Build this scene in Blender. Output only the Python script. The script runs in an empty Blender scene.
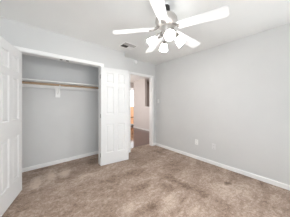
import bpy, bmesh, math, random
from mathutils import Vector, Matrix
random.seed(4)
C = bpy.context.scene
COL = C.collection
R = math.radians

# ------------------------------------------------------------------ camera
F_PX, EYE, YAW, HORIZON = 132.8, 1.265, 40.3, 103.5
cam_d = bpy.data.cameras.new('camera')
cam_d.sensor_fit = 'HORIZONTAL'
cam_d.sensor_width = 36.0
cam_d.lens = 36.0 * F_PX / 290.0
cam_d.shift_y = -(108.5 - HORIZON) / 290.0
cam_d.clip_start = 0.02
cam = bpy.data.objects.new('camera', cam_d)
cam.location = (0, 0, EYE)
cam.rotation_euler = (R(90), 0, R(-YAW))
COL.objects.link(cam)
C.camera = cam

# ------------------------------------------------------------------ sky, added fill lights, exposure
W = bpy.data.worlds.new('sky'); C.world = W; W.use_nodes = True
W.node_tree.nodes['Background'].inputs[0].default_value = (0.95, 0.97, 1.0, 1)
W.node_tree.nodes['Background'].inputs[1].default_value = 2.2

def area(name, loc, rot, sx, sy, power, color):
    l = bpy.data.lights.new(name, 'AREA'); l.shape = 'RECTANGLE'; l.size = sx; l.size_y = sy
    l.energy = power; l.color = color
    o = bpy.data.objects.new(name, l); o.location = loc; o.rotation_euler = rot
    COL.objects.link(o); return o

area('back_fill', (0.45, -0.77, 1.25), (R(97), 0, R(-4)), 2.6, 2.0, 31, (0.88, 0.945, 1.0))       # soft fill added behind the camera, no window modelled
area('left_fill', (-0.96, 0.3, 1.35), (R(100), 0, R(-90)), 1.6, 1.8, 5, (0.88, 0.945, 1.0))  # unseen fill added on the left, brightens the right wall
area('right_fill', (2.82, -0.38, 1.3), (R(96), 0, R(75)), .7, 1.7, 8, (0.88, 0.945, 1.0))  # added fill out of view, lifts the left closet door
area('hall_fill', (1.68, 4.7, 1.45), (R(100), 0, R(-90)), 1.6, 1.5, 27, (1.0, 0.95, 0.92))  # added fill, brightens the hall wall seen through the doorway
area('far_room_fill', (5.3, 4.2, 2.40), (0, 0, 0), 1.0, 1.0, 7, (1.0, 0.93, 0.88))  # overhead fill added to lift the room past the half wall
LAMP_W = 6.5
vs = C.view_settings
vs.view_transform = 'Standard'; vs.look = 'None'; vs.gamma = 1.0; vs.use_curve_mapping = False
vs.exposure = 0.86
C.cycles.max_bounces = 10; C.cycles.diffuse_bounces = 7

# ------------------------------------------------------------------ materials
def srgb(r, g, b):
    return tuple(((c / 255) / 12.92 if c / 255 < .04045 else ((c / 255 + .055) / 1.055) ** 2.4) for c in (r, g, b)) + (1,)

def mat(name, col, rough=0.6, metal=0.0, var=0.02, scale=12.0, bump=0.0, bscale=200.0, emit=None, estr=0.0, coat=0.0):
    m = bpy.data.materials.new(name); m.use_nodes = True
    nt = m.node_tree; N = nt.nodes; L = nt.links; b = N['Principled BSDF']
    tc = N.new('ShaderNodeTexCoord')
    n = N.new('ShaderNodeTexNoise'); n.inputs['Scale'].default_value = scale; n.inputs['Detail'].default_value = 3
    L.new(tc.outputs['Object'], n.inputs['Vector'])
    r = N.new('ShaderNodeValToRGB')
    r.color_ramp.elements[0].color = tuple(max(0, c * (1 - var)) for c in col[:3]) + (1,)
    r.color_ramp.elements[1].color = tuple(min(1, c * (1 + var)) for c in col[:3]) + (1,)
    r.color_ramp.elements[0].position = .3; r.color_ramp.elements[1].position = .7
    L.new(n.outputs['Fac'], r.inputs['Fac']); L.new(r.outputs['Color'], b.inputs['Base Color'])
    b.inputs['Roughness'].default_value = rough; b.inputs['Metallic'].default_value = metal
    if coat: b.inputs['Coat Weight'].default_value = coat; b.inputs['Coat Roughness'].default_value = .15
    if bump:
        n2 = N.new('ShaderNodeTexNoise'); n2.inputs['Scale'].default_value = bscale
        L.new(tc.outputs['Object'], n2.inputs['Vector'])
        bp = N.new('ShaderNodeBump'); bp.inputs['Strength'].default_value = bump; bp.inputs['Distance'].default_value = .002
        L.new(n2.outputs['Fac'], bp.inputs['Height']); L.new(bp.outputs['Normal'], b.inputs['Normal'])
    if emit:
        b.inputs['Emission Color'].default_value = emit; b.inputs['Emission Strength'].default_value = estr
    return m

M = {}
M['wall'] = mat('wall_paint', (0.662, 0.667, 0.664, 1), .85, var=.012, scale=3, bump=.15, bscale=160)
M['ceiling'] = mat('ceiling_paint', (0.85, 0.86, 0.85, 1), .9, var=.012, scale=3, bump=.25, bscale=120)
M['closet'] = mat('lightened_closet_wall', (0.705, 0.71, 0.71, 1), .85, var=.012, scale=3)  # wall grey made lighter, missing closet light put into the colour
M['trim'] = mat('white_trim_paint', (0.90, 0.90, 0.895, 1), .4, var=.01)
M['door'] = mat('white_door_paint', (0.80, 0.805, 0.805, 1), .6, var=.008)
M['hallwall'] = mat('hall_wall_paint', (0.74, 0.70, 0.68, 1), .85, var=.012, scale=3)
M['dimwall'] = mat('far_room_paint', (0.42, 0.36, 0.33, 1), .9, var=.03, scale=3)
M['nickel'] = mat('brushed_nickel', (0.30, 0.285, 0.27, 1), .3, metal=.95, var=.12, scale=40)
M['motor'] = mat('satin_nickel', (0.58, 0.555, 0.53, 1), .34, metal=.85, var=.04, scale=30)
M['bronze'] = mat('dark_bronze', (0.05, 0.048, 0.045, 1), .4, metal=.6, var=.2, scale=40)
M['blade'] = mat('white_blade', (0.90, 0.90, 0.90, 1), .35, var=.01)
M['plastic'] = mat('white_plastic', (0.93, 0.93, 0.92, 1), .35, var=.01)
M['greyplastic'] = mat('painted_plate', (0.73, 0.73, 0.735, 1), .6, var=.01)
M['slot'] = mat('dark_slot', (0.10, 0.10, 0.10, 1), .7, var=.1)
M['vent_shade'] = mat('painted_vent_shade', (0.06, 0.055, 0.05, 1), .9, var=.2)
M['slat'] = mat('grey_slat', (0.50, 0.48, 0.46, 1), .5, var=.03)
M['threshold'] = mat('dark_threshold', (0.07, 0.05, 0.04, 1), .5, var=.1)
M['patio'] = mat('patio_concrete', (0.75, 0.62, 0.50, 1), .9, var=.05)
M['fence'] = mat('peach_masonry', (0.86, 0.56, 0.34, 1), .9, var=.05)

def shade_mat():
    m = bpy.data.materials.new('lit_frosted_glass'); m.use_nodes = True
    b = m.node_tree.nodes['Principled BSDF']
    b.inputs['Base Color'].default_value = (.95, .94, .92, 1); b.inputs['Roughness'].default_value = .4
    tc = m.node_tree.nodes.new('ShaderNodeTexCoord'); n = m.node_tree.nodes.new('ShaderNodeTexNoise')
    n.inputs['Scale'].default_value = 20
    mr = m.node_tree.nodes.new('ShaderNodeMapRange')
    mr.inputs['To Min'].default_value = 8.0; mr.inputs['To Max'].default_value = 8.8
    m.node_tree.links.new(tc.outputs['Object'], n.inputs['Vector'])
    m.node_tree.links.new(n.outputs['Fac'], mr.inputs['Value'])
    m.node_tree.links.new(mr.outputs['Result'], b.inputs['Emission Strength'])
    b.inputs['Emission Color'].default_value = (1, .98, .95, 1)
    return m
M['shade'] = shade_mat()
M['bulb'] = mat('lit_bulb', (.95, .95, .9, 1), .4, emit=(1, .96, .9, 1), estr=5)

def wood_mat(name, c1, c2, rough, axis_scale, coat=0.0):
    m = bpy.data.materials.new(name); m.use_nodes = True
    nt = m.node_tree; N = nt.nodes; L = nt.links; b = N['Principled BSDF']
    tc = N.new('ShaderNodeTexCoord'); mp = N.new('ShaderNodeMapping'); mp.inputs['Scale'].default_value = axis_scale
    n = N.new('ShaderNodeTexNoise'); n.inputs['Scale'].default_value = 1; n.inputs['Detail'].default_value = 6
    r = N.new('ShaderNodeValToRGB')
    r.color_ramp.elements[0].color = c1; r.color_ramp.elements[1].color = c2
    r.color_ramp.elements[0].position = .35; r.color_ramp.elements[1].position = .65
    L.new(tc.outputs['Object'], mp.inputs[0]); L.new(mp.outputs[0], n.inputs['Vector'])
    L.new(n.outputs['Fac'], r.inputs['Fac']); L.new(r.outputs['Color'], b.inputs['Base Color'])
    b.inputs['Roughness'].default_value = rough
    if coat: b.inputs['Coat Weight'].default_value = coat; b.inputs['Coat Roughness'].default_value = .12
    return m
M['rod'] = wood_mat('wooden_rod', srgb(134, 106, 82), srgb(182, 158, 130), .5, (2.2, 30, 30))

def plank_mat():
    m = bpy.data.materials.new('brown_plank_floor'); m.use_nodes = True
    nt = m.node_tree; N = nt.nodes; L = nt.links; b = N['Principled BSDF']
    tc = N.new('ShaderNodeTexCoord')
    br = N.new('ShaderNodeTexBrick'); br.inputs['Scale'].default_value = 1
    br.inputs['Brick Width'].default_value = 1.2; br.inputs['Row Height'].default_value = .13
    br.inputs['Mortar Size'].default_value = .004
    br.inputs['Color1'].default_value = srgb(86, 52, 38); br.inputs['Color2'].default_value = srgb(106, 66, 49)
    br.inputs['Mortar'].default_value = srgb(62, 40, 32)
    L.new(tc.outputs['Object'], br.inputs['Vector']); L.new(br.outputs['Color'], b.inputs['Base Color'])
    b.inputs['Roughness'].default_value = .09
    b.inputs['Specular IOR Level'].default_value = .5
    return m
M['planks'] = plank_mat()

def px_floor(x, y):
    d = F_PX * EYE / (y - HORIZON); t = (x - 145) / F_PX; s, c = math.sin(R(YAW)), math.cos(R(YAW))
    return (d * (s + t * c), d * (c - t * s))

def carpet_mat():
    m = bpy.data.materials.new('brown_cut_pile_carpet'); m.use_nodes = True
    nt = m.node_tree; N = nt.nodes; L = nt.links; b = N['Principled BSDF']
    tc = N.new('ShaderNodeTexCoord')
    def noise(scale, detail=4, sc=(1, 1, 1), rot=0, dist=0.0):
        mp = N.new('ShaderNodeMapping'); mp.inputs['Scale'].default_value = sc; mp.inputs['Rotation'].default_value = (0, 0, rot)
        n = N.new('ShaderNodeTexNoise'); n.inputs['Scale'].default_value = scale; n.inputs['Detail'].default_value = detail
        n.inputs['Distortion'].default_value = dist
        L.new(tc.outputs['Object'], mp.inputs[0]); L.new(mp.outputs[0], n.inputs['Vector'])
        return n.outputs['Fac']
    def math_(op, a, b_):
        n = N.new('ShaderNodeMath'); n.operation = op
        for i, v in enumerate((a, b_)):
            if isinstance(v, (int, float)): n.inputs[i].default_value = v
            else: L.new(v, n.inputs[i])
        return n.outputs[0]
    # combed pile: broad smears + footprints-sized mottling + tuft grain
    tot = math_('MULTIPLY', math_('SUBTRACT', noise(1.3, 4, (1, 2.2, 1), .55, .8), .5), 1.0)
    tot = math_('ADD', tot, math_('MULTIPLY', math_('SUBTRACT', noise(5.0, 8, (1, 1.7, 1), -.5, 1.2), .5), .65))
    tot = math_('ADD', tot, math_('MULTIPLY', math_('SUBTRACT', noise(13, 8, (1, 1.4, 1), .9, 1.5), .5), .9))
    tot = math_('ADD', tot, math_('MULTIPLY', math_('SUBTRACT', noise(26, 3), .5), .7))
    tot = math_('ADD', tot, math_('MULTIPLY', math_('SUBTRACT', noise(90, 2), .5), 1.1))
    # vacuum wedges, paler and darker patches: (pixel on the photo's floor, size along, across, turn, strength)
    warp = N.new('ShaderNodeTexNoise'); warp.inputs['Scale'].default_value = 9
    L.new(tc.outputs['Object'], warp.inputs['Vector'])
    wv = N.new('ShaderNodeVectorMath'); wv.operation = 'SCALE'; wv.inputs['Scale'].default_value = .06
    L.new(warp.outputs['Color'], wv.inputs[0])
    ad = N.new('ShaderNodeVectorMath'); L.new(tc.outputs['Object'], ad.inputs[0]); L.new(wv.outputs[0], ad.inputs[1])
    for q in PATCHES:
        if len(q) == 6:
            px, py, a, w, turn, k = q; x, y = px_floor(px, py)
        else:                                  # a streak between two points of the floor
            xa, ya, xb, yb, w, k = q[1:]
            A, B = px_floor(xa, ya), px_floor(xb, yb)
            x, y = (A[0] + B[0]) / 2, (A[1] + B[1]) / 2
            a = math.dist(A, B) / 2; turn = math.degrees(math.atan2(B[1] - A[1], B[0] - A[0]))
        mp = N.new('ShaderNodeMapping'); mp.vector_type = 'TEXTURE'
        mp.inputs['Location'].default_value = (x + .03, y + .03, .03); mp.inputs['Rotation'].default_value = (0, 0, R(turn))
        mp.inputs['Scale'].default_value = (a, w, 1)
        g = N.new('ShaderNodeTexGradient'); g.gradient_type = 'SPHERICAL'
        L.new(ad.outputs[0], mp.inputs[0]); L.new(mp.outputs[0], g.inputs[0])
        tot = math_('ADD', tot, math_('MULTIPLY', g.outputs['Fac'], k))
    r = N.new('ShaderNodeValToRGB')
    e = r.color_ramp.elements
    e[0].position = .0; e[0].color = srgb(116, 95, 81)
    e[1].position = 1.; e[1].color = srgb(209, 191, 177)
    k = e.new(.5); k.color = srgb(167, 145, 129)
    L.new(math_('ADD', tot, .5), r.inputs['Fac'])
    L.new(r.outputs['Color'], b.inputs['Base Color'])
    b.inputs['Roughness'].default_value = 1.0; b.inputs['Specular IOR Level'].default_value = .1
    b.inputs['Sheen Weight'].default_value = .15
    bp = N.new('ShaderNodeBump'); bp.inputs['Strength'].default_value = .7; bp.inputs['Distance'].default_value = .012
    L.new(math_('ADD', noise(140, 2), math_('MULTIPLY', noise(28, 3), .6)), bp.inputs['Height'])
    L.new(bp.outputs['Normal'], b.inputs['Normal'])
    return m
PATCHES = [
    ('s', 35, 190, 39, 174, .11, .75), ('s', 50, 185, 51, 169, .12, .7), ('s', 64, 180, 66, 167, .12, .65),   # vacuum wedges by the closet
    ('s', 22, 173, 60, 165, .12, -.35), ('s', 85, 162, 100, 160, .25, -.5), ('s', 24, 186, 44, 188, .06, .2),
    (227.5, 183.3, .08, .06, 0, -.95),                                                      # the round stain
    ('s', 148, 168, 228, 206, .10, -.38), ('s', 122, 178, 150, 167, .16, -.45), ('s', 95, 185, 140, 168, .10, -.3),
    ('s', 128, 192, 160, 178, .10, -.4), (166, 188, .16, .12, 30, -.4), (152, 183, .2, .10, 20, .4),
    (170, 201, .2, .14, 10, .45), (196, 206, .22, .14, 0, .35), (150, 208, .12, .1, 0, -.3), (128, 207, .16, .1, 0, .35),
    ('s', 72, 178, 100, 172, .16, .35), ('s', 175, 170, 270, 205, .2, .15), ('s', 150, 148, 172, 158, .10, -.3), (136, 152, .2, .12, 0, -.3),
]
M['carpet'] = carpet_mat()

# ------------------------------------------------------------------ mesh helpers
class MB:
    def __init__(s): s.bm = bmesh.new()
    def box(s, x0, x1, y0, y1, z0, z1, bevel=0.0):
        r = bmesh.ops.create_cube(s.bm, size=1)
        for v in r['verts']:
            v.co = Vector(((x0 + x1) / 2 + v.co.x * (x1 - x0), (y0 + y1) / 2 + v.co.y * (y1 - y0), (z0 + z1) / 2 + v.co.z * (z1 - z0)))
        if bevel:
            ed = list({e for v in r['verts'] for e in v.link_edges})
            bmesh.ops.bevel(s.bm, geom=ed, offset=bevel, segments=2, profile=.5, affect='EDGES')
        return s
    def lathe(s, prof, n=28, mtx=None):
        rings = []
        for (r, z) in prof:
            ring = []
            for k in range(n):
                a = 2 * math.pi * k / n
                v = Vector((r * math.cos(a), r * math.sin(a), z))
                ring.append(s.bm.verts.new(mtx @ v if mtx else v))
            rings.append(ring)
        for a, b in zip(rings, rings[1:]):
            for k in range(n):
                s.bm.faces.new((a[k], a[(k + 1) % n], b[(k + 1) % n], b[k]))
        s.bm.faces.new(list(reversed(rings[0]))); s.bm.faces.new(rings[-1])
        return s
    def tube(s, pts, r, n=12):
        pts = [Vector(p) for p in pts]; rings = []
        for i, p in enumerate(pts):
            t = (pts[min(i + 1, len(pts) - 1)] - pts[max(i - 1, 0)]).normalized()
            up = Vector((0, 0, 1)) if abs(t.z) < .95 else Vector((1, 0, 0))
            a = t.cross(up).normalized(); b = t.cross(a)
            rr = r[i] if isinstance(r, (list, tuple)) else r
            rings.append([s.bm.verts.new(p + a * rr * math.cos(2 * math.pi * k / n) + b * rr * math.sin(2 * math.pi * k / n)) for k in range(n)])
        for a, b in zip(rings, rings[1:]):
            for k in range(n): s.bm.faces.new((a[k], a[(k + 1) % n], b[(k + 1) % n], b[k]))
        s.bm.faces.new(list(reversed(rings[0]))); s.bm.faces.new(rings[-1])
        return s
    def prism(s, pts, z0, z1, mtx=None):
        lo = [s.bm.verts.new((mtx @ Vector((x, y, z0))) if mtx else (x, y, z0)) for x, y in pts]
        hi = [s.bm.verts.new((mtx @ Vector((x, y, z1))) if mtx else (x, y, z1)) for x, y in pts]
        n = len(pts)
        s.bm.faces.new(list(reversed(lo))); s.bm.faces.new(hi)
        for k in range(n): s.bm.faces.new((lo[k], lo[(k + 1) % n], hi[(k + 1) % n], hi[k]))
        return s
    def frustum(s, x0, x1, z0, z1, ya, yb, ins):   # raised field: base rect at ya, smaller rect at yb
        A = [(x0, z0), (x1, z0), (x1, z1), (x0, z1)]
        B = [(x0 + ins, z0 + ins), (x1 - ins, z0 + ins), (x1 - ins, z1 - ins), (x0 + ins, z1 - ins)]
        a = [s.bm.verts.new((x, ya, z)) for x, z in A]; b = [s.bm.verts.new((x, yb, z)) for x, z in B]
        s.bm.faces.new(a); s.bm.faces.new(list(reversed(b)))
        for k in range(4): s.bm.faces.new((a[k], b[k], b[(k + 1) % 4], a[(k + 1) % 4]))
        return s
    def build(s, name, m, parent=None, loc=None, smooth=False, rot=None):
        bmesh.ops.recalc_face_normals(s.bm, faces=s.bm.faces)
        me = bpy.data.meshes.new(name); s.bm.to_mesh(me); s.bm.free()
        me.materials.append(m)
        if smooth:
            for p in me.polygons: p.use_smooth = True
            me.set_sharp_from_angle(angle=R(40))
        o = bpy.data.objects.new(name, me); COL.objects.link(o)
        if parent: o.parent = parent
        if loc: o.location = loc
        if rot: o.rotation_euler = rot
        return o

def tag(o, label, cat, group=None, kind=None):
    o['label'] = label; o['category'] = cat
    if group: o['group'] = group
    if kind: o['kind'] = kind
    return o
def thing(name, loc, label, cat, rotz=0, group=None, kind=None):
    o = bpy.data.objects.new(name, None); o.empty_display_size = .05; COL.objects.link(o)
    o.location = loc; o.rotation_euler = (0, 0, rotz)
    return tag(o, label, cat, group, kind)
def struct(name, boxes, m, label, cat, bevel=0.0):
    b = MB()
    for bx in boxes: b.box(*bx, bevel=bevel)
    return tag(b.build(name, m), label, cat, kind='structure')

# ------------------------------------------------------------------ the shell
XR, YN, YC, YB, ZC = 2.863, 2.886, 2.64, 3.324, 2.44
XL, Y0 = -1.0, -0.8                     # walls behind the camera
OL, OR_, OZ = -0.15, 1.06, 2.02         # closet opening
DL, DR, DZ = 1.946, 2.71, 2.03          # doorway to the hall
XN = 1.63                               # outside corner of the closet wall
T = .12
struct('floor', [(XL - T, XR + T, Y0 - T, YN, -.1, 0), (XL - T, 1.5, YN, YB + T, -.1, 0), (1.5, XR + T, YN, 3.10, -.1, 0)], M['carpet'], 'mottled brown carpet with vacuum marks and one dark round stain', 'floor')
struct('floor_hall', [(1.5, 6.4, 3.10, 6.4, -.1, -.004), (XR + T, 6.4, 2.88, 3.10, -.1, -.004)], M['planks'], 'shiny brown plank floor beyond the doorway', 'floor')
struct('ceiling', [(XL - T, XR + T, Y0 - T, YB + T, ZC, ZC + .1)], M['ceiling'], 'off-white bedroom ceiling above the fan', 'ceiling')
struct('ceiling_hall', [(1.4, 6.4, YB + T, 6.32, ZC, ZC + .1), (XR + T, 6.4, 2.88, YB + T, ZC, ZC + .1)], M['trim'], 'ceiling of the hall beyond the doorway', 'ceiling')
struct('wall_right', [(XR, XR + T, Y0 - T, YN + .1, 0, ZC)], M['wall'], 'long pale grey wall with switch and two outlets', 'wall')
struct('wall_closet', [(XL - T, OL - .018, YC, YC + T, 0, ZC), (OL - .018, OR_ + .018, YC, YC + T, OZ + .018, ZC), (OR_ + .018, XN, YC, YC + T, 0, ZC)],
       M['wall'], 'pale grey wall around the closet opening', 'wall')
struct('wall_nook', [(1.36, XN, YC + T, YB, 0, ZC)], M['wall'], 'grey wall block between closet and doorway', 'wall')
struct('wall_entry', [(XN, DL - .018, YN, YN + .1, 0, ZC), (DL - .018, DR + .018, YN, YN + .1, DZ + .018, ZC), (DR + .018, XR, YN, YN + .1, 0, ZC)],
       M['wall'], 'narrow grey wall around the hall doorway', 'wall')
struct('wall_inside', [(-.62, 1.63, YB, YB + T, 0, ZC)], M['closet'], 'grey rear wall inside the closet', 'wall')
struct('wall_closet_side', [(-.62, -.5, YC + T, YB, 0, ZC)], M['closet'], 'grey left side wall inside the closet', 'wall')
struct('wall_back', [(XL - T, XR + T, Y0 - T, Y0, 0, ZC)], M['wall'], 'pale grey wall behind the viewpoint', 'wall')
struct('wall_left', [(XL - T, XL, Y0, YC, 0, ZC)], M['wall'], 'pale grey wall left of the viewpoint', 'wall')
# hall and the room past its half wall
struct('wall_hall', [(4.06, 4.18, 4.79, 5.72, 0, ZC), (4.06, 4.18, 2.99, 4.79, 0, 1.09)], M['hallwall'],
       'pale hall wall seen through the doorway with an open half wall', 'wall')
struct('wall_hall_far', [(1.4, 3.88, 6.2, 6.32, 0, ZC), (3.88, 4.74, 6.2, 6.32, 2.14, ZC), (4.74, 6.4, 6.2, 6.32, 0, ZC)], M['hallwall'], 'pale wall around the glazed door at the end of the hall', 'wall')
struct('wall_hall_left', [(1.4, XN, YB + T, 6.2, 0, ZC)], M['hallwall'], 'left wall of the hall', 'wall')
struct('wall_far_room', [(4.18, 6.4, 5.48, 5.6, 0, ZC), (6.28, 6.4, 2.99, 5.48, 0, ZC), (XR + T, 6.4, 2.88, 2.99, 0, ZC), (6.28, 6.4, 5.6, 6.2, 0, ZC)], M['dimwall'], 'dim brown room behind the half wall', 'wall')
struct('trim_1', [(4.035, 4.205, 2.99, 4.79, 1.09, 1.115)], M['trim'], 'white ledge on the half wall in the hall', 'trim')

# ---- casings and jambs
cw, ct = .062, .016
def casing(name, x0, x1, z, y, depth, label):
    b = MB()
    jt = .018
    for s in (x0, x1):
        a0, a1 = (s - jt, s) if s == x0 else (s, s + jt)
        b.box(a0, a1, y - .002, y + depth + .002, 0, z + jt)
        c0, c1 = (s - cw, s - .005) if s == x0 else (s + .005, s + cw)
        b.box(c0, c1, y - ct, y, 0, z + .005, bevel=.004)
        i0, i1 = (c1 - .02, c1) if s == x0 else (c0, c0 + .02)
        b.box(i0, i1, y - ct - .003, y - ct + .004, 0, z + .005)
    b.box(x0, x1, y - .002, y + depth + .002, z, z + jt)
    b.box(x0 - cw, x1 + cw, y - ct, y, z + .005, z + cw, bevel=.004)
    b.box(x0 - .005, x1 + .005, y - ct - .003, y - ct + .004, z + .006, z + .026)
    return tag(b.build(name, M['trim']), label, 'trim', kind='structure')
casing('trim_2', OL, OR_, OZ, YC, T, 'white casing and jamb around the open closet')
casing('trim_3', DL, DR, DZ, YN, .1, 'white casing and jamb around the hall doorway')

# ---- baseboards
def base(name, segs, label):
    b = MB(); h, t = .072, .013
    for (xa, ya, xb, yb) in segs:
        d = Vector((xb - xa, yb - ya, 0)); n = Vector((d.y, -d.x, 0)).normalized()   # towards the room
        p = [(0, 0), (t, 0), (t, h - .014), (t * .5, h), (0, h)]
        A = [b.bm.verts.new(Vector((xa, ya, 0)) + n * q[0] + Vector((0, 0, q[1]))) for q in p]
        B = [b.bm.verts.new(Vector((xb, yb, 0)) + n * q[0] + Vector((0, 0, q[1]))) for q in p]
        b.bm.faces.new(A); b.bm.faces.new(list(reversed(B)))
        for k in range(5): b.bm.faces.new((A[k], B[k], B[(k + 1) % 5], A[(k + 1) % 5]))
    return tag(b.build(name, M['trim']), label, 'baseboard', kind='structure')
base('baseboard_right', [(XR, YN, XR, Y0)], 'white baseboard along the long right wall')
base('baseboard_inside', [(-.5, YB, 1.36, YB)], 'white baseboard along the rear of the closet')
base('baseboard_closet', [(XL, YC, OL - cw, YC), (OR_ + cw, YC, XN, YC)], 'white baseboard under the closet wall')
base('baseboard_entry', [(XN, YN, DL - cw, YN), (DR + cw, YN, XR, YN)], 'short white baseboard beside the doorway')
base('baseboard_hall', [(4.06, 5.72, 4.06, 2.99)], 'white baseboard along the hall wall')

# ------------------------------------------------------------------ six-panel closet doors
DW, DH, DT = .602, 1.99, .035
ROWS = [(.235, .825), (1.03, 1.60), (1.675, 1.885)]
def closet_door(name, pin, ang, sgn, label):
    """hinge pin at the origin; closed leaf runs along sgn*x, inner face at y=DT"""
    t = thing(name, (pin[0], pin[1], .013), label, 'door', ang, kind='structure')
    sx = lambda a, b: (min(sgn * a, sgn * b), max(sgn * a, sgn * b))
    st, md = .098, .085
    cols = [(st, (DW - md) / 2), ((DW + md) / 2, DW - st)]
    b = MB()
    b.box(*sx(.0, st), 0, DT, 0, DH); b.box(*sx(DW - st, DW), 0, DT, 0, DH)
    for r in ROWS: b.box(*sx((DW - md) / 2, (DW + md) / 2), 0, DT, *r)
    zs = [0] + [z for r in ROWS for z in r] + [DH]
    for z0, z1 in zip(zs[::2], zs[1::2]): b.box(*sx(st, DW - st), 0, DT, z0, z1)
    b.box(*sx(st, DW - st), .011, DT - .011, ROWS[0][0], ROWS[-1][1])
    # sloped moulding inside each recess
    for c in cols:
        for r in ROWS:
            x0, x1 = sx(*c)
            for ya, yb in ((DT, DT - .011), (0, .011)):
                O = [(x0, r[0]), (x1, r[0]), (x1, r[1]), (x0, r[1])]
                w = .012
                I = [(x0 + w, r[0] + w), (x1 - w, r[0] + w), (x1 - w, r[1] - w), (x0 + w, r[1] - w)]
                o = [b.bm.verts.new((x, ya - (.0015 if ya else -.0015), z)) for x, z in O]
                i = [b.bm.verts.new((x, yb, z)) for x, z in I]
                for k in range(4): b.bm.faces.new((o[k], o[(k + 1) % 4], i[(k + 1) % 4], i[k]))
    b.build('door_leaf', M['door'], t)
    for c in cols:
        for r in ROWS:
            x0, x1 = sx(*c); p = MB()
            p.frustum(x0 + .017, x1 - .017, r[0] + .017, r[1] - .017, DT - .0115, DT - .003, .022)
            p.frustum(x0 + .017, x1 - .017, r[0] + .017, r[1] - .017, .0115, .003, .022)
            p.build('panel', M['door'], t)
    k = MB()
    mt = Matrix.Translation((sgn * (DW - .055), 0, .92)) @ Matrix.Rotation(R(90), 4, 'X')
    k.lathe([(.027, 0), (.027, .004), (.012, .008), (.010, .022), (.020, .030), (.025, .040), (.020, .050), (.006, .053)], 20, mt)
    k.build('knob', M['bronze'], t, smooth=True)
    for z in (.2, 1.0, 1.8):
        h = MB(); h.tube([(0, -.004, z - .04), (0, -.004, z + .04)], .005, 10)
        h.box(*sx(-.0015, .0005), 0, .03, z - .04, z + .04)
        h.build('hinge', M['nickel'], t)
    return t
closet_door('door_1', (OL + .002, YC - .003), R(-107), 1, 'white six-panel closet door swung open at the left edge of the photo')
closet_door('door_2', (OR_ - .004, YC - .003), R(171), -1, 'white six-panel closet door folded back beside the doorway')

# ------------------------------------------------------------------ closet fittings
SZ = 1.677
sh = thing('closet_shelf', (.43, YB, SZ), 'thin white shelf spanning the inside of the closet above the wooden rod', 'shelf')
MB().box(-.93, .93, -.25, 0, 0, .022, bevel=.002).build('shelf_board', M['trim'], sh)
MB().box(-.93, .93, -.018, 0, -.104, 0, bevel=.002).build('cleat', M['trim'], sh)
RY, RZ = 3.05, 1.623
rod = MB().tube([(-.5, RY, RZ), (1.36, RY, RZ)], .021, 20).build('closet_rod', M['rod'], smooth=True)
tag(rod, 'long brown wooden hanging rod across the closet', 'rod')
bxp = .405
br = thing('shelf_bracket', (bxp, YB, SZ), 'white metal bracket holding shelf and rod at the middle of the closet', 'bracket')
MB().box(-.042, .042, -.030, -.0185, -.285, -.095, bevel=.003).build('wall_plate', M['plastic'], br)
MB().box(-.014, .014, -.29, -.0185, -.006, -.0005).build('top_arm', M['plastic'], br)
MB().tube([(0, -.030, -.22), (0, -.10, -.16), (0, -.20, -.10), (0, -.258, -.083)], .010, 8).build('brace', M['plastic'], br, smooth=True)
b = MB()
pts = [(0, (RY - YB) + .030 * math.cos(a), (RZ - SZ) + .030 * math.sin(a)) for a in [R(q) for q in range(180, 361, 18)]]
b.tube(pts, .007, 8); b.build('rod_hook', M['plastic'], br, smooth=True)
for i, (x, lab) in enumerate(((.375, 'left of the two small metal catches under the closet header'), (.47, 'right of the two small metal catches under the closet header'))):
    c = thing('door_catch', (x, YC + .02, OZ), lab, 'catch', group='catches under the closet header')
    MB().box(-.026, .026, -.012, .012, -.003, 0, bevel=.001).build('catch_plate', M['slat'], c)
    MB().box(-.017, .017, -.008, .008, -.013, -.003, bevel=.002).build('roller', M['bronze'], c)

# ------------------------------------------------------------------ right wall plates
def outlet(y, z, m, label):
    t = thing('power_outlet', (XR, y, z), label, 'outlet', R(-90), group='outlets low on the right wall')
    # local: -y points into the room after the turn  (x along the wall)
    MB().box(-.037, .037, -.007, 0, -.059, .059, bevel=.003).build('face_plate', m, t)
    for dz in (-.028, .028):
        s = MB().box(-.017, .017, -.0095, -.007, dz - .0145, dz + .0145, bevel=.002).build('socket', M['plastic'] if m is M['plastic'] else m, t)
        q = MB()
        q.box(-.009, -.006, -.0102, -.0094, dz - .003, dz + .008); q.box(.006, .009, -.0102, -.0094, dz - .003, dz + .006)
        q.box(-.003, .003, -.0102, -.0094, dz - .011, dz - .006)
        q.build('slot', M['slot'], s)
    return t
outlet(1.55, .385, M['plastic'], 'bright white outlet nearer the doorway, low on the right wall')
outlet(1.174, .375, M['greyplastic'], 'wall-coloured outlet farther from the doorway, low on the right wall')
sw = thing('light_switch', (XR, 2.755, 1.335), 'small white light switch on the right wall beside the doorway', 'switch', R(-90))
MB().box(-.036, .036, -.007, 0, -.058, .058, bevel=.003).build('face_plate', M['plastic'], sw)
MB().box(-.005, .005, -.017, -.006, -.006, .012, bevel=.002).build('toggle', M['plastic'], sw)

# ------------------------------------------------------------------ smoke detector and ceiling vent
sd = thing('smoke_detector', (2.105, YN, 2.375), 'small round white smoke detector high above the doorway', 'smoke detector', 0)
rx = Matrix.Rotation(R(90), 4, 'X')
MB().lathe([(.052, 0), (.052, .014), (.048, .018)], 28, rx).build('mounting_base', M['plastic'], sd, smooth=True)
MB().lathe([(.046, .018), (.044, .030), (.030, .036), (.004, .037)], 28, rx).build('cover', M['plastic'], sd, smooth=True)

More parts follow.
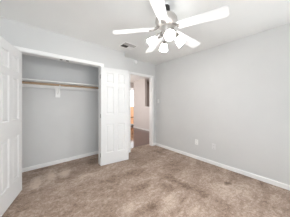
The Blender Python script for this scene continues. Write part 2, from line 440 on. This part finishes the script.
vx, vy = 1.49, 2.285
vt = thing('ceiling_vent', (vx, vy, ZC), 'rectangular ceiling air vent with angled slats above the closet corner', 'vent')
w, h = .125, .105
b = MB()
b.box(-w - .03, w + .03, -h - .03, -h, -.006, 0); b.box(-w - .03, w + .03, h, h + .03, -.006, 0)
b.box(-w - .03, -w, -h, h, -.006, 0); b.box(w, w + .03, -h, h, -.006, 0)
b.build('vent_frame', M['plastic'], vt)
MB().box(-w, w, -h, h, -.0015, 0).build('vent_backing', M['vent_shade'], vt)  # dark plate carries the shade inside the vent, nothing hollow behind
def slats(x0, x1, y0, y1, n, tilt, along, m=M['slat']):
    for k in range(n):
        s = MB()
        if along == 'x':
            y = y0 + (y1 - y0) * (k + .5) / n
            mt = Matrix.Translation(((x0 + x1) / 2, y, -.012)) @ Matrix.Rotation(R(tilt), 4, 'X')
            pr = [((x1 - x0) / 2, .009), (-(x1 - x0) / 2, .009), (-(x1 - x0) / 2, -.009), ((x1 - x0) / 2, -.009)]
        else:
            x = x0 + (x1 - x0) * (k + .5) / n
            mt = Matrix.Translation((x, (y0 + y1) / 2, -.012)) @ Matrix.Rotation(R(tilt), 4, 'Y')
            pr = [(.009, (y1 - y0) / 2), (-.009, (y1 - y0) / 2), (-.009, -(y1 - y0) / 2), (.009, -(y1 - y0) / 2)]
        s.prism(pr, -.0006, .0006, mt); s.build('slat', m, vt)
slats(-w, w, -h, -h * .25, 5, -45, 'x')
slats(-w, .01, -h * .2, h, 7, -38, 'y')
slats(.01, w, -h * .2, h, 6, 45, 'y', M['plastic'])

# ------------------------------------------------------------------ ceiling fan
FX, FY = 1.215, 1.042
fan = thing('ceiling_fan', (FX, FY, ZC), 'five-blade white ceiling fan with four lit glass shades', 'ceiling fan')
Z = lambda z: z - ZC
MB().lathe([(.040, Z(2.418)), (.044, Z(2.378)), (.040, Z(2.346)), (.016, Z(2.342))], 28).build('canopy', M['bronze'], fan, smooth=True)
MB().lathe([(.030, Z(2.44)), (.042, Z(2.436)), (.040, Z(2.42)), (.030, Z(2.416))], 28).build('ceiling_plate', M['plastic'], fan, smooth=True)
MB().lathe([(.014, Z(2.35)), (.014, Z(2.33)), (.030, Z(2.325)), (.034, Z(2.30))], 20).build('downrod', M['nickel'], fan, smooth=True)
MB().lathe([(.034, Z(2.318)), (.075, Z(2.312)), (.112, Z(2.292)), (.128, Z(2.262)), (.130, Z(2.225)), (.120, Z(2.198)), (.095, Z(2.182)), (.060, Z(2.176))], 40).build('motor', M['motor'], fan, smooth=True)
MB().lathe([(.060, Z(2.178)), (.060, Z(2.150)), (.046, Z(2.130)), (.040, Z(2.100)), (.046, Z(2.080)), (.036, Z(2.058)), (.012, Z(2.046)), (.008, Z(2.030))], 32).build('light_hub', M['motor'], fan, smooth=True)
BR0, BR1 = .145, .635
def blade_outline():
    pts = []
    wr, wt, cr = .048, .068, .035
    pts += [(BR0, -wr), ]
    for a in range(-90, 1, 15): pts.append((BR1 - cr + cr * math.cos(R(a)), -wt + cr + cr * math.sin(R(a))))
    for a in range(0, 91, 15): pts.append((BR1 - cr + cr * math.cos(R(a)), wt - cr + cr * math.sin(R(a))))
    pts += [(BR0, wr)]
    return pts
zr, droop = 2.150, 4.5
for k in range(5):
    A = -1.335 + k * R(72)
    mt = Matrix.Translation((0, 0, Z(zr))) @ Matrix.Rotation(A, 4, 'Z') @ Matrix.Translation((.12, 0, 0)) @ Matrix.Rotation(R(droop), 4, 'Y') @ Matrix.Translation((-.12, 0, 0)) @ Matrix.Rotation(R(-12), 4, 'X')
    MB().prism(blade_outline(), -.004, .004, mt).build('blade', M['blade'], fan)
    b = MB()
    b.prism([(.165, -.034), (.20, -.028), (.215, 0), (.20, .028), (.165, .034), (.135, .018), (.135, -.018)], -.010, -.0045, mt)
    m2 = Matrix.Rotation(A, 4, 'Z')
    b.tube([m2 @ Vector((.085, 0, Z(2.186))), m2 @ Vector((.115, .012, Z(2.166))), m2 @ Vector((.145, .006, Z(2.150))), m2 @ Vector((.175, 0, Z(2.138)))], [.012, .010, .009, .010], 10)
    b.tube([m2 @ Vector((.085, -.022, Z(2.184))), m2 @ Vector((.12, -.026, Z(2.160))), m2 @ Vector((.16, -.020, Z(2.141)))], .006, 8)
    b.build('blade_iron', M['nickel'], fan, smooth=True)
toward = math.atan2(-FY, -FX)
for k in range(4):
    A = toward + R(11) + k * R(90)
    m2 = Matrix.Rotation(A, 4, 'Z')
    ax = Vector((math.cos(R(-42)), 0, math.sin(R(-42))))
    p0 = Vector((.115, 0, Z(2.047)))
    MB().tube([m2 @ Vector((.045, 0, Z(2.085))), m2 @ Vector((.075, 0, Z(2.098))), m2 @ Vector((.10, 0, Z(2.088))), m2 @ p0], .0075, 10).build('lamp_arm', M['nickel'], fan, smooth=True)
    # z axis of the shade along ax
    q = Vector((0, 0, 1)).rotation_difference(ax).to_matrix().to_4x4()
    mt = m2 @ Matrix.Translation(p0) @ q
    fit = MB().lathe([(.012, -.012), (.023, -.004), (.025, .016), (.023, .018)], 24, mt).build('lamp_fitter', M['nickel'], fan, smooth=True)
    prof = [(.024, .012), (.034, .030), (.042, .055), (.047, .080), (.056, .104), (.053, .105), (.044, .082), (.039, .056), (.031, .032), (.021, .014)]
    MB().lathe(prof, 28, mt).build('lamp_shade', M['shade'], fan, smooth=True)
    MB().lathe([(.010, .014), (.013, .03), (.022, .040), (.025, .052), (.021, .064), (.008, .072)], 18, mt).build('bulb', M['bulb'], fan, smooth=True)
    l = bpy.data.lights.new('lamp_light', 'POINT'); l.energy = LAMP_W; l.shadow_soft_size = .014; l.color = (1.0, .97, .935)
    lo = bpy.data.objects.new('lamp_light', l); COL.objects.link(lo); lo.parent = fan
    lo.location = mt @ Vector((0, 0, .088))

# ------------------------------------------------------------------ glazed door at the end of the hall, patio outside
gd = thing('door_3', (4.31, 6.235, 0), 'bright glazed door glimpsed at the far end of the hall', 'door', kind='structure')
b = MB()
b.box(-.43, -.36, 0, .045, .02, 2.12); b.box(.36, .43, 0, .045, .02, 2.12); b.box(-.36, .36, 0, .045, 2.04, 2.12); b.box(-.36, .36, 0, .045, .02, .10)
b.build('door_frame', M['trim'], gd)
g = bpy.data.materials.new('clear_glass'); g.use_nodes = True
nt = g.node_tree; nt.nodes.clear()
o_ = nt.nodes.new('ShaderNodeOutputMaterial'); mx = nt.nodes.new('ShaderNodeMixShader'); tr = nt.nodes.new('ShaderNodeBsdfTransparent'); gl = nt.nodes.new('ShaderNodeBsdfGlossy')
gl.inputs['Roughness'].default_value = .02; mx.inputs[0].default_value = .06
nt.links.new(tr.outputs[0], mx.inputs[1]); nt.links.new(gl.outputs[0], mx.inputs[2]); nt.links.new(mx.outputs[0], o_.inputs[0])
MB().box(-.36, .36, .02, .026, .10, 2.04).build('glass_pane', g, gd)
MB().box(-.36, .36, .012, .034, .455, .495).build('cross_bar', M['bronze'], gd)
MB().box(-.43, .43, -.04, .06, 0, .02).build('threshold', M['threshold'], gd)
tag(MB().box(1.5, 9.5, 6.32, 13.0, -.1, -.02).build('patio', M['patio']), 'pale patio outside the glazed door', 'patio', kind='structure')
tag(MB().box(3.0, 9.5, 6.85, 7.0, -.02, 1.08).build('garden_wall', M['fence']), 'low peach wall outside the glazed door', 'wall', kind='structure')
